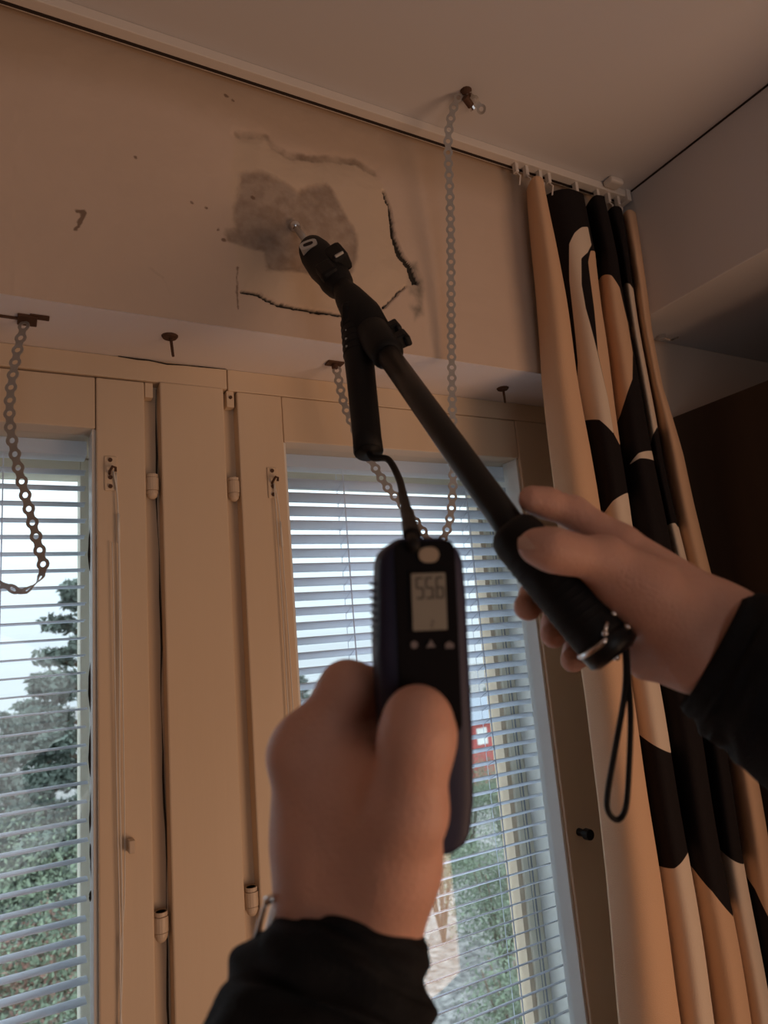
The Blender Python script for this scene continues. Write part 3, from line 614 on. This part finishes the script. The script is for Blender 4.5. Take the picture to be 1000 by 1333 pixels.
def nail_plate(parent, px, py, d, ux, uy, L, wd, nrm):
    """nail lying on the fingertip: centre, direction of the finger in the view, size in mm"""
    c = CP(px, py, d); t = (RT*ux - UP*uy).normalized(); n = (RT*nrm[0] - UP*nrm[1] + FW*nrm[2]).normalized(); t = (t - n*t.dot(n)).normalized(); b = n.cross(t)
    vs = []; nu, nv = 8, 8
    for side in (0, -.0006):
        for i in range(nu+1):
            for j in range(nv+1):
                u_ = i/nu*2-1; v_ = j/nv*2-1
                xx = v_*wd/2*math.sqrt(max(0, 1-.45*max(0, u_)**3)) ; vs.append(c + t*(u_*L/2)/1000 + b*xx/1000 + n*(-(v_*v_)*wd*.14/1000 - .12*(u_*u_)*L*.3/1000 + side))
    S = (nu+1)*(nv+1); fs = []
    for i in range(nu):
        for j in range(nv):
            a = i*(nv+1)+j; fs += [(a, a+1, a+nv+2, a+nv+1), (S+a, S+a+nv+1, S+a+nv+2, S+a+1)]
    return link('fingernail', vs, fs, 'nail', parent, smooth=True)
nail_plate(RH, 686, 704, .3845, -1, -.18, 10.5, 9.5, (-.35, -.55, -.75))

def sleeve(rings, name_label, seed, n=64):
    """rings: (px,py,d,rx_mm,ry_mm); cloth tube with soft folds and a turned cuff"""
    P = [CP(*r[:3]) for r in rings]; k = 26; C_ = spline(P, k); m = len(C_)
    R1 = np.interp(np.linspace(0, len(rings)-1, m), range(len(rings)), [r[3] for r in rings])/1000; R2 = np.interp(np.linspace(0, len(rings)-1, m), range(len(rings)), [r[4] for r in rings])/1000
    vs = []; rr = np.random.default_rng(seed); ph = rr.random(12)*6.3
    def ring(i, off, shrink):
        t = (C_[min(i+1, m-1)] - C_[max(i-1, 0)]).normalized(); b = t.cross(FW).normalized(); a = b.cross(t)
        for j in range(n):
            an = 2*math.pi*j/n; s = i/m
            wv = 1 + .030*math.sin(3*an + 22*s + ph[0]) + .028*math.sin(5*an - 31*s + ph[1]) + .018*math.sin(2*an + 55*s + ph[2]) + .014*math.sin(9*an + 40*s + ph[3])
            wv = 1 + (wv-1)*min(1, .25 + 2*s)
            vs.append(C_[i] + t*off + (b*math.cos(an)*R1[i] + a*math.sin(an)*R2[i])*wv*shrink)
    for (off, sh) in ((.030, .84), (.006, .90), (.0005, .93), (-.0015, .965), (.0005, .995)): ring(0, off, sh)
    for i in range(1, m): ring(i, 0, 1.0)
    rows = len(vs)//n
    fs = [(i*n+j, i*n+(j+1) % n, (i+1)*n+(j+1) % n, (i+1)*n+j) for i in range(rows-1) for j in range(n)] + [tuple(range((rows-1)*n, rows*n))]
    return link('sleeve', vs, fs, 'sleeve', PE, smooth=True)
sleeve([(474,1198,.322,30,33), (467,1224,.318,33.5,36), (452,1262,.312,42,40), (427,1340,.300,52,46), (405,1480,.27,58,52), (385,1650,.235,64,58)], '', 3)
sleeve([(930,848,.412,40,33), (968,868,.405,46,38), (1040,905,.388,52,44), (1170,965,.36,60,52), (1330,1040,.33,64,56)], '', 5)

# wristwatch on the left wrist
WTC = thing('wristwatch', 'steel watch bracelet with open clasp half hidden under the black cuff of the left wrist', 'watch', CP(352, 1200, .318))
wa = (CP(428, 1290, .31) - CP(452, 1170, .33)).normalized(); wn = (-RT*.88 - FW*.42 - UP*-.1).normalized(); wn = (wn - wa*wn.dot(wa)).normalized(); wb = wa.cross(wn)
wc = CP(356, 1194, .322); wrist_c = wc - wn*.033
cl = MB(); cl.tube([CP(331, 1228, .312), CP(337, 1205, .313), CP(344, 1182, .314), CP(347, 1175, .314)], .0011, 8, flat=(1, 1.3)); cl.tube([CP(345, 1174, .3140), CP(353, 1170, .3145), CP(364, 1168, .316)], .0019, 10)
cl.tube([CP(364, 1171, .3155), CP(359, 1190, .314), CP(353, 1210, .313)], .0011, 8, flat=(1, 1.3)); cl.tube([CP(331, 1228, .312), CP(353, 1212, .313)], .0012, 8)
put('clasp', cl, 'chrome', WTC, smooth=True)
for sgn in (1, -1):
    for q_ in range(8):
        a0 = sgn*(.30 + q_*.25); nn = (wn*math.cos(a0) + wb*math.sin(a0)); p = wrist_c + nn*.0325
        lk = MB(); lk.frame_box(p, nn.cross(wa).normalized(), nn, wa, .0078, .0026, .016 - .0004*q_); put('bracelet_link', lk, 'chrome', WTC, bevel=.0006)
# ------------------------------------------------------------------ moisture meter in the left hand
mt_top, mt_bot = CP(550, 700, .322), CP(566, 1114, .309)
MY = (mt_top - mt_bot).normalized(); MN = (-FW - RT*-.16); MN = (MN - MY*MN.dot(MY)).normalized(); MX = MY.cross(MN).normalized(); ML = (mt_top - mt_bot).length
MT = thing('moisture_meter', 'dark navy handheld moisture meter with grey screen held in the left hand', 'meter', mt_bot)
def mp(x, y, z): return mt_bot + MX*x + MY*y + MN*z        # x right, y up from the foot, z out of the front face (0 = front)
def meter_body():
    st = []   # (y fraction, centre x, half width, thickness)
    prof = [(0,.000,.010,.016),(.012,.000,.015,.021),(.05,.001,.0175,.025),(.15,.0015,.0195,.028),(.35,.0005,.0215,.029),(.62,-.0005,.0222,.029),(.80,.000,.0215,.028),(.925,.000,.0205,.027),(.96,.000,.0185,.0265),(.985,.000,.0140,.025),(1.0,.000,.0105,.021)]
    vs = []; n = 40; mm = 60; ys = [p[0] for p in prof]
    for i in range(mm+1):
        t = i/mm; t = t if 0 < t < 1 else t
        cx, hw, th = (np.interp(t, ys, [p[c] for p in prof]) for c in (1, 2, 3))
        for j in range(n):
            an = 2*math.pi*j/n; c, s = math.cos(an), math.sin(an); e = .42
            vs.append(mp(cx + math.copysign(abs(c)**e, c)*hw, t*ML, -th/2 + math.copysign(abs(s)**e, s)*th/2 - .0135*0))
    fs = [(i*n+j, i*n+(j+1) % n, (i+1)*n+(j+1) % n, (i+1)*n+j) for i in range(mm) for j in range(n)] + [tuple(range(n))[::-1], tuple(range(mm*n, (mm+1)*n))]
    return link('shell', vs, fs, 'navy', MT, smooth=True)
meter_body()
def plate(name, x0, x1, y0, y1, z, th, m, parent=MT, rnd=.003):
    vs = []; pts = []
    for (cx, cy, a0) in ((x1-rnd, y1-rnd, 0), (x0+rnd, y1-rnd, 90), (x0+rnd, y0+rnd, 180), (x1-rnd, y0+rnd, 270)):
        for q_ in range(5): a = math.radians(a0 + q_*22.5); pts.append((cx + rnd*math.cos(a), cy + rnd*math.sin(a)))
    k = len(pts); vs = [mp(x, y, z) for x, y in pts] + [mp(x, y, z+th) for x, y in pts]
    return link(name, vs, [tuple(range(k))[::-1], tuple(range(k, 2*k))] + [(i, (i+1) % k, k+(i+1) % k, k+i) for i in range(k)], m, parent)
sc = ML/414                                             # metres per view pixel along the meter
my = lambda py: (1114 - py)*sc
plate('front_panel', -.0135, .0150, my(960), my(704), -.0004, .0012, 'panel', rnd=.004)
plate('screen_bezel', -.0075, .0115, my(828), my(744), .0008, .0005, 'panel', rnd=.001)
SCR = plate('screen', -.0063, .0098, my(824), my(748), .0013, .0003, 'lcd', rnd=.0006)
plate('indicator_button', -.0024, .0072, my(734), my(713), .0008, .0012, 'button', rnd=.0036)
# seven-segment reading
def seg_digit(mb, x, y, w_, h_, on, t=.0009):
    S = {'a': (0, h_, w_, h_), 'b': (w_, h_/2, w_, h_), 'c': (w_, 0, w_, h_/2), 'd': (0, 0, w_, 0), 'e': (0, 0, 0, h_/2), 'f': (0, h_/2, 0, h_), 'g': (0, h_/2, w_, h_/2)}
    for k in on:
        a, b, c, d = S[k]; a, c = sorted((a, c)); b, d = sorted((b, d)); g = .00015
        x0, x1, y0, y1 = x+a-t/2+g*(c > a)*3, x+c+t/2-g*(c > a)*3, y+b-t/2+g*(d > b)*3, y+d+t/2-g*(d > b)*3
        mb.add([mp(x0, y0, .0017), mp(x1, y0, .0017), mp(x1, y1, .0017), mp(x0, y1, .0017)], [(0, 1, 2, 3)])
dg = MB(); y0 = my(781)
for x0, on in ((-.0040, 'afgcd'), (.0005, 'afgcd'), (.0055, 'afgcde')): seg_digit(dg, x0, y0, .0030, .0092, on)
dg.add([mp(.0042, y0-.0005, .0017), mp(.0049, y0-.0005, .0017), mp(.0049, y0+.0003, .0017), mp(.0042, y0+.0003, .0017)], [(0, 1, 2, 3)])
seg_digit(dg, .0020, my(820), .0014, .0030, 'abged', .0004)
put('digits', dg, 'digit', SCR)
for x, kind in ((-.0060, 0), (.0018, 1), (.0105, 2)):
    ic = MB(); yk = my(842) - (.001 if kind == 2 else 0)
    pts = ([(math.cos(a)*.0017, math.sin(a)*.0017) for a in np.linspace(0, 2*math.pi, 14)[:-1]], [(-.0022, -.0015), (.0022, -.0015), (0, .002)], [(-.002, -.0014), (.002, -.0014), (.002, .0006), (0, .0018), (-.002, .0006)])[kind]
    k = len(pts); ic.add([mp(x+a, yk+b, .0009) for a, b in pts] + [mp(x+a, yk+b, .0015) for a, b in pts], [tuple(range(k))[::-1], tuple(range(k, 2*k))] + [(i, (i+1) % k, k+(i+1) % k, k+i) for i in range(k)])
    put('key_symbol', ic, 'icon', MT)
rb = MB()
for q_ in range(9): 
    p0 = mp(-.0222, my(760 + q_*10), -.014); rb.frame_box(p0, MX, MY, MN, .0010, .0014, .014)
put('grip_ribs', rb, 'navy', MT)

# ------------------------------------------------------------------ telescopic pole in the right hand
PO = thing('telescopic_pole', 'black telescopic pole with padded grip held up in the right hand', 'pole', CP(792, 840, .404))
g0, g1 = CP(668, 692, .437), CP(786, 834, .406); ga = (g1 - g0).normalized()
gr = MB(); gr.tube([g0 - ga*.004, g0, g0 + ga*.008] + [g0.lerp(g1, t) for t in np.linspace(.15, .93, 10)] + [g1], [.0125, .0160, .0176] + [.0172]*10 + [.0165], 32); put('grip', gr, 'black', PO, smooth=True)
rg = MB()
for t in np.linspace(.2, .85, 12): c = g0.lerp(g1, t); rg.tube([c - ga*.0012, c, c + ga*.0012], [.0170, .0177, .0170], 32, cap=False)
put('grip_ribs', rg, 'black', PO, smooth=True)
p_far, p_mid = CP(484, 432, .735), CP(655, 672, .446)
t1 = MB(); t1.tube([g0 + ga*.01, p_mid, p_mid.lerp(p_far, .5), p_far], [.0100, .0101, .0110, .0118], 24); put('tube', t1, 'blackgloss', PO, smooth=True)
pa = (p_far - p_mid).normalized(); pside = pa.cross(FW).normalized()
if pside.dot(RT) < 0: pside = -pside
ld = MB(); ld.tube([p_mid.lerp(p_far, .80), p_mid.lerp(p_far, .82), p_mid.lerp(p_far, .98), p_mid.lerp(p_far, 1.0)], [.013, .0168, .0185, .016], 24); put('clamp_collar', ld, 'black', PO, smooth=True)
for t in (.865, .955):
    k = MB(); c = p_mid.lerp(p_far, t) + pside*.019; k.frame_box(c, pside, pa, pside.cross(pa), .014, .016, .014); k.frame_box(c + pside*.006, pside, pa, pside.cross(pa), .006, .024, .011); put('clamp_screw', k, 'black', PO, bevel=.002)
# head bracket joining pole, probe and side tube
hb = MB(); hb.tube([CP(492, 446, .728), CP(472, 412, .752), CP(455, 388, .772), CP(446, 374, .79)], [.020, .0215, .0165, .0115], 20); put('head_bracket', hb, 'black', PO, smooth=True)
hb2 = MB(); c = CP(463, 420, .752); hb2.frame_box(c, RT, UP, FW, .030, .040, .03); put('bracket_block', hb2, 'black', PO, bevel=.006)
# silver clip and end cap
e = g1; ec = MB(); ec.tube([e - ga*.002, e + ga*.0015, e + ga*.009, e + ga*.0115], [.0165, .0172, .0165, .0120], 32); put('end_cap', ec, 'blackgloss', PO, smooth=True)
b_ = ga.cross(FW).normalized(); b_ = b_ if b_.dot(-UP) > 0 else -b_; a_ = -ga.cross(b_).normalized(); a_ = a_ if a_.dot(FW) < 0 else -a_
def rim(ang, off, r=.0176): return e + ga*off + (b_*math.cos(ang) + a_*math.sin(ang))*r
wr = MB(); wr.tube([rim(a, -.0015 + .003*math.sin(a*1.4)) for a in np.linspace(.15, 1.55, 14)], [.0006] + [.0017]*12 + [.0012], 8); wr.ball(rim(1.62, -.002), .0021, 8)
wr.tube([rim(1.62, -.002), rim(1.9, -.006, .0185)], .0012, 8); put('clip', wr, 'chrome', PO, smooth=True)
for ang, off in ((2.35, -.008), (2.45, .002)):
    k = MB(); k.ball(rim(ang, off, .018), .0020, 10); put('rivet', k, 'chrome', PO, smooth=True)
k = MB(); k.ball(e + ga*.0115 + a_*.004 + b_*.001, .0022, 10); put('rivet', k, 'chrome', PO, smooth=True)
ws = MB(); lp = spline([CP(812, 836, .398), CP(815, 862, .399), CP(813, 905, .402), CP(801, 975, .405), CP(791, 1035, .406), CP(793, 1058, .406), CP(805, 1067, .406), CP(815, 1050, .405), CP(819, 1000, .404), CP(821, 930, .402), CP(817, 865, .401), CP(815, 838, .400)], 10)
ws.tube(lp, .0023, 10, flat=(1.0, .75), ref=FW); put('wrist_strap', ws, 'black', PO, smooth=True)

# ------------------------------------------------------------------ ball probe, side tube, cable
PB = thing('ball_probe', 'black moisture probe with a ball tip touching the damaged wall', 'probe', CP(450, 385, .78))
tip = PY(385, 298, 1.0) * U + Vector((0, 0, EYE)); tip = tip - FW*.008
base = CP(449, 381, .785); hend = CP(404, 321, .868); ax = (hend - base); AL = ax.length; ax = ax/AL
put('ball_tip', MB().ball(tip, .0080, 14), 'chrome', PB, smooth=True)
st = MB(); st.tube([tip.lerp(hend, .15), tip.lerp(hend, .6), hend - ax*.004], [.0042, .0046, .0060], 16); put('stem', st, 'greyplastic', PB, smooth=True)
at_ = lambda t: base.lerp(hend, t)
bd = MB(); bd.tube([at_(0), at_(.06), at_(.16), at_(.26), at_(.34), at_(.55), at_(.80), at_(.93), at_(1.0)], [.011, .0135, .0185, .0205, .0195, .0225, .0215, .0185, .0125], 28, flat=(1.0, .95), ref=FW); put('housing', bd, 'black', PB, smooth=True)
sx = ax.cross(FW).normalized(); sx = sx if sx.dot(RT) > 0 else -sx; sy = ax.cross(sx)
sy = sy if sy.dot(FW) < 0 else -sy
for (t, a, w_) in ((.42, .016, .034), (.26, -.004, .030)):
    k = MB(); k.frame_box(at_(t) + sx*a + sy*.010, sx, ax, sy, .022, w_, .024); put('side_block', k, 'black', PB, bevel=.005)
k = MB(); k.frame_box(at_(.30) + sx*.017 + sy*.0225, sx, ax, sy, .011, .0035, .003); put('pale_mark', k, 'greyplastic', PB, bevel=.001)
bc = CP(401.5, 318.5, .8250); bn = (-FW*.8 + UP*.35 - RT*.2).normalized(); bx = (RT*.94 + UP*.25); bx = (bx - bn*bx.dot(bn)).normalized(); by = bn.cross(bx)
def oval(a, b, z0, z1):
    k = MB(); n_ = 24; P_ = [(math.copysign(abs(math.cos(t))**.7, math.cos(t))*a, math.copysign(abs(math.sin(t))**.7, math.sin(t))*b) for t in np.linspace(0, 2*math.pi, n_, endpoint=False)]
    k.add([bc + bx*p + by*q + bn*z0 for p, q in P_] + [bc + bx*p + by*q + bn*z1 for p, q in P_], [tuple(range(n_))[::-1], tuple(range(n_, 2*n_))] + [(i, (i+1) % n_, n_+(i+1) % n_, n_+i) for i in range(n_)]); return k
BD = put('badge', oval(.0108, .0066, -.012, .0010), 'greyplastic', PB); put('badge_slot', oval(.0062, .0024, .0008, .0016), 'dark', BD)
# hanging side tube with the cable
tb0, tb1 = CP(462, 412, .755), CP(480, 590, .665); ta = (tb1 - tb0).normalized()
TBE = thing('cable_sleeve', 'black foam tube hanging from the pole head with the cable coming out', 'tube', tb1)
tb = MB(); tb.tube([tb0, tb0 + ta*.006] + [tb0.lerp(tb1, t) for t in (.15, .3, .5, .7, .9)] + [tb1 - ta*.002, tb1, tb1 - ta*.004], [.0115, .0150, .0158, .0158, .0150, .0146, .0142, .0146, .0138, .0115], 28); put('sleeve_tube', tb, 'black', TBE, smooth=True)
for t in (.06, .11, .16, .21, .26, .31):
    k = MB(); c = tb0.lerp(tb1, t); k.tube([c - ta*.0016, c, c + ta*.0016], [.0155, .0166, .0155], 28, cap=False); put('rib', k, 'black', TBE, smooth=True)
for q_, (px, py) in enumerate(((453, 430), (451, 441), (452, 451))):
    d_ = .755 - (py-412)/178*.09; k = MB(); k.frame_box(CP(px, py, d_ - .0152), RT, UP, FW, .0055 if q_ == 0 else .003, .0022, .0024); put('pale_mark', k, 'greyplastic', TBE, bevel=.0006)
cb = MB(); cp_ = spline([tb1 - ta*.02, tb1 + ta*.004 + RT*.002, CP(505, 598, .645), CP(519, 622, .60), CP(525, 645, .53), CP(531, 672, .43), CP(537, 702, .331), CP(538, 712, .318)], 10)
cb.tube(cp_, .0032, 12)
CB = tag(put('probe_cable', cb, 'black', smooth=True), 'black cable from the hanging tube into the meter top', 'cable')
sr = MB(); sr.tube(spline([CP(524, 642, .545), CP(529, 664, .47), CP(533, 682, .40), CP(537, 700, .335)], 6), [.0036]*6 + [.0042]*6 + [.0046]*7, 14); put('strain_relief', sr, 'black', CB, smooth=True)

# ------------------------------------------------------------------ outdoors
GZ = -7.2
gm = MB(); gm.add([(-120, 1.6, GZ), (160, 1.6, GZ), (160, 220, GZ), (-120, 220, GZ)], [(0, 1, 2, 3)])
struct(put('ground', gm, 'ground'), 'frosty grey green yard below the windows')
def leaf_cloud(centers, radii, n, size, seed):
    r = np.random.default_rng(seed); c = np.array(centers); R_ = np.array(radii); k = r.choice(len(c), n, p=(R_**2/np.sum(R_**2)))
    d = r.normal(size=(n, 3)); d /= np.linalg.norm(d, axis=1)[:, None]; p = c[k] + d*(R_[k]*r.random(n)**.45)[:, None]*np.array([1, 1, .7])
    a = r.normal(size=(n, 3)); a /= np.linalg.norm(a, axis=1)[:, None]; b = np.cross(a, r.normal(size=(n, 3))); b /= np.linalg.norm(b, axis=1)[:, None]
    s = size*(.6 + .8*r.random((n, 1))); v = np.stack([p - a*s, p + b*s*.45, p + a*s, p - b*s*.45], 1).reshape(-1, 3)
    return v, np.arange(4*n).reshape(n, 4).tolist()
def tree(x, y, top, kind, label, seed, spread=2.2, n=5000, cat='tree', group='trees and shrubs in the yard'):
    t = thing('pine_tree' if kind == 'pine' else 'shrub', label, cat, (x, y, GZ), group); h = top - GZ; r = np.random.default_rng(seed); cs, rs = [], []
    if kind == 'pine':
        m = MB(); m.tube([(x, y, GZ), (x + .1, y, GZ + h*.5), (x, y, GZ + h*.96)], [.26, .18, .04], 10)
        for q_ in range(34):
            u_ = .25 + .73*q_/33; a = q_*2.4 + r.random(); rad = spread*(1 - u_)**.75*(.7 + .5*r.random()) + .18; z = GZ + h*u_
            ex, ey = x + math.cos(a)*rad, y + math.sin(a)*rad; m.tube([(x, y, z - .15), (ex, ey, z + .1)], [.05, .015], 6)
            for f_ in (.45, .75, 1.0): cs.append((x + math.cos(a)*rad*f_, y + math.sin(a)*rad*f_, z + .1*f_)); rs.append(.20 + .30*(1-u_)*(1.2 - .4*f_) + .08)
        put('trunk', m, 'bark', t, smooth=True); sz = .085
    else:
        m = MB()
        for q_ in range(7): a = q_*.9; m.tube([(x, y, GZ), (x + math.cos(a)*spread*.5, y + math.sin(a)*spread*.5, GZ + h*.7)], [.06, .02], 6)
        put('stem', m, 'bark', t, smooth=True); sz = .04
        for q_ in range(16): a = r.random()*6.3; d_ = spread*r.random()**.5*.8; cs.append((x + math.cos(a)*d_, y + math.sin(a)*d_, GZ + h*(.35 + .45*r.random()))); rs.append(h*.25)
    v, f = leaf_cloud(cs, rs, int(n*2.4), sz, seed); link('foliage', v, f, {'pine': 'pine', 'shrub': 'shrub', 'red': 'redshrub'}[kind], t)
def OUT(px, py, dist):                                     # direction of the view at a distance (metres along Y) beyond the window
    v = PY(px, py, 1.0); return v.x*dist, dist, v.z*dist + EYE
x, y, z = OUT(106, 760, 17); tree(x, y, z, 'pine', 'tall pine showing at the right edge of the left window', 11, 2.3, 9000)
x, y, z = OUT(60, 880, 19); tree(x, y, z, 'pine', 'lower broad pine beside the tall one in the left window', 12, 2.6, 8000)
x, y, z = OUT(10, 930, 24); tree(x, y, z, 'pine', 'pine at the far left of the left window', 14, 2.4, 6000)
x, y, z = OUT(20, 1010, 15); tree(x, y, z, 'shrub', 'green shrub below the pines in the left window', 21, 2.6, 5000)
x, y, z = OUT(85, 1030, 13.5); tree(x, y, z, 'shrub', 'green shrub near the pier in the left window', 22, 2.0, 5000)
x, y, z = OUT(20, 1130, 13); tree(x, y, z, 'red', 'russet brown shrub low in the left window', 23, 2.0, 4000)
x, y, z = OUT(90, 1180, 11); tree(x, y, z, 'shrub', 'low green shrub at the foot of the left window', 24, 1.4, 3500)
for i, (px, py, dd) in enumerate(((392, 880, 55), (420, 886, 60), (470, 884, 58), (520, 890, 62), (560, 888, 60), (600, 885, 64), (640, 880, 60), (680, 884, 58), (720, 880, 60))):
    x, y, z = OUT(px, py, dd); tree(x, y, z, 'pine', ('first', 'second', 'third', 'fourth', 'fifth', 'sixth', 'seventh', 'eighth', 'last')[i] + ' pine from the left in the distant row behind the middle window', 40 + i, 1.6, 2500, group='distant pines beyond the yard')
for i, (px, py, dd) in enumerate(((600, 975, 26), (650, 985, 24), (690, 1020, 22), (640, 1070, 17), (700, 1110, 15), (560, 1030, 20), (660, 1180, 12.5))):
    x, y, z = OUT(px, py, dd); tree(x, y, z, 'shrub', ('farthest garden shrub to the left, near the red house', 'farthest garden shrub in the middle, near the red house', 'garden shrub nearest the cream outer stile, far back', 'middle garden shrub of the yard, behind the meter', 'near garden shrub beside the cream outer stile', 'garden shrub half hidden by the hand holding the meter', 'nearest garden shrub at the bottom of the middle window')[i], 60 + i, 1.3, 3500, group='garden shrubs below the middle window')
x, y, z = OUT(625, 935, 38)
HS = thing('house', 'low red house with grey roof far seen through the middle window', 'house', (x, y, GZ))
hw_, hd = 3.2, 3.0
put('wall', MB().add([(x-hw_, y, GZ), (x+hw_, y, GZ), (x+hw_, y+hd, GZ), (x-hw_, y+hd, GZ), (x-hw_, y, z), (x+hw_, y, z), (x+hw_, y+hd, z), (x-hw_, y+hd, z)], [(0,1,5,4),(1,2,6,5),(2,3,7,6),(3,0,4,7),(4,5,6,7)]), 'redwall', HS)
put('roof', MB().add([(x-hw_-.3, y-.4, z-.1), (x+hw_+.3, y-.4, z-.1), (x+hw_+.3, y+hd+.4, z-.1), (x-hw_-.3, y+hd+.4, z-.1), (x-hw_-.3, y+hd/2, z+1.5), (x+hw_+.3, y+hd/2, z+1.5)], [(0,1,5,4),(2,3,4,5),(0,4,3),(1,2,5),(3,2,1,0)]), 'roof', HS)
for q_ in (-1.9, 0, 1.9): 
    k = MB(); k.add([(x+q_-.4, y-.05, z-1.6), (x+q_+.4, y-.05, z-1.6), (x+q_+.4, y-.05, z-.6), (x+q_-.4, y-.05, z-.6), (x+q_-.4, y+.05, z-1.6), (x+q_+.4, y+.05, z-1.6), (x+q_+.4, y+.05, z-.6), (x+q_-.4, y+.05, z-.6)], [(0,1,2,3),(0,4,5,1),(1,5,6,2),(2,6,7,3),(3,7,4,0)]); put('window', k, 'white', HS)
for o in list(bpy.data.objects):
    if '_world' in o: del o['_world']
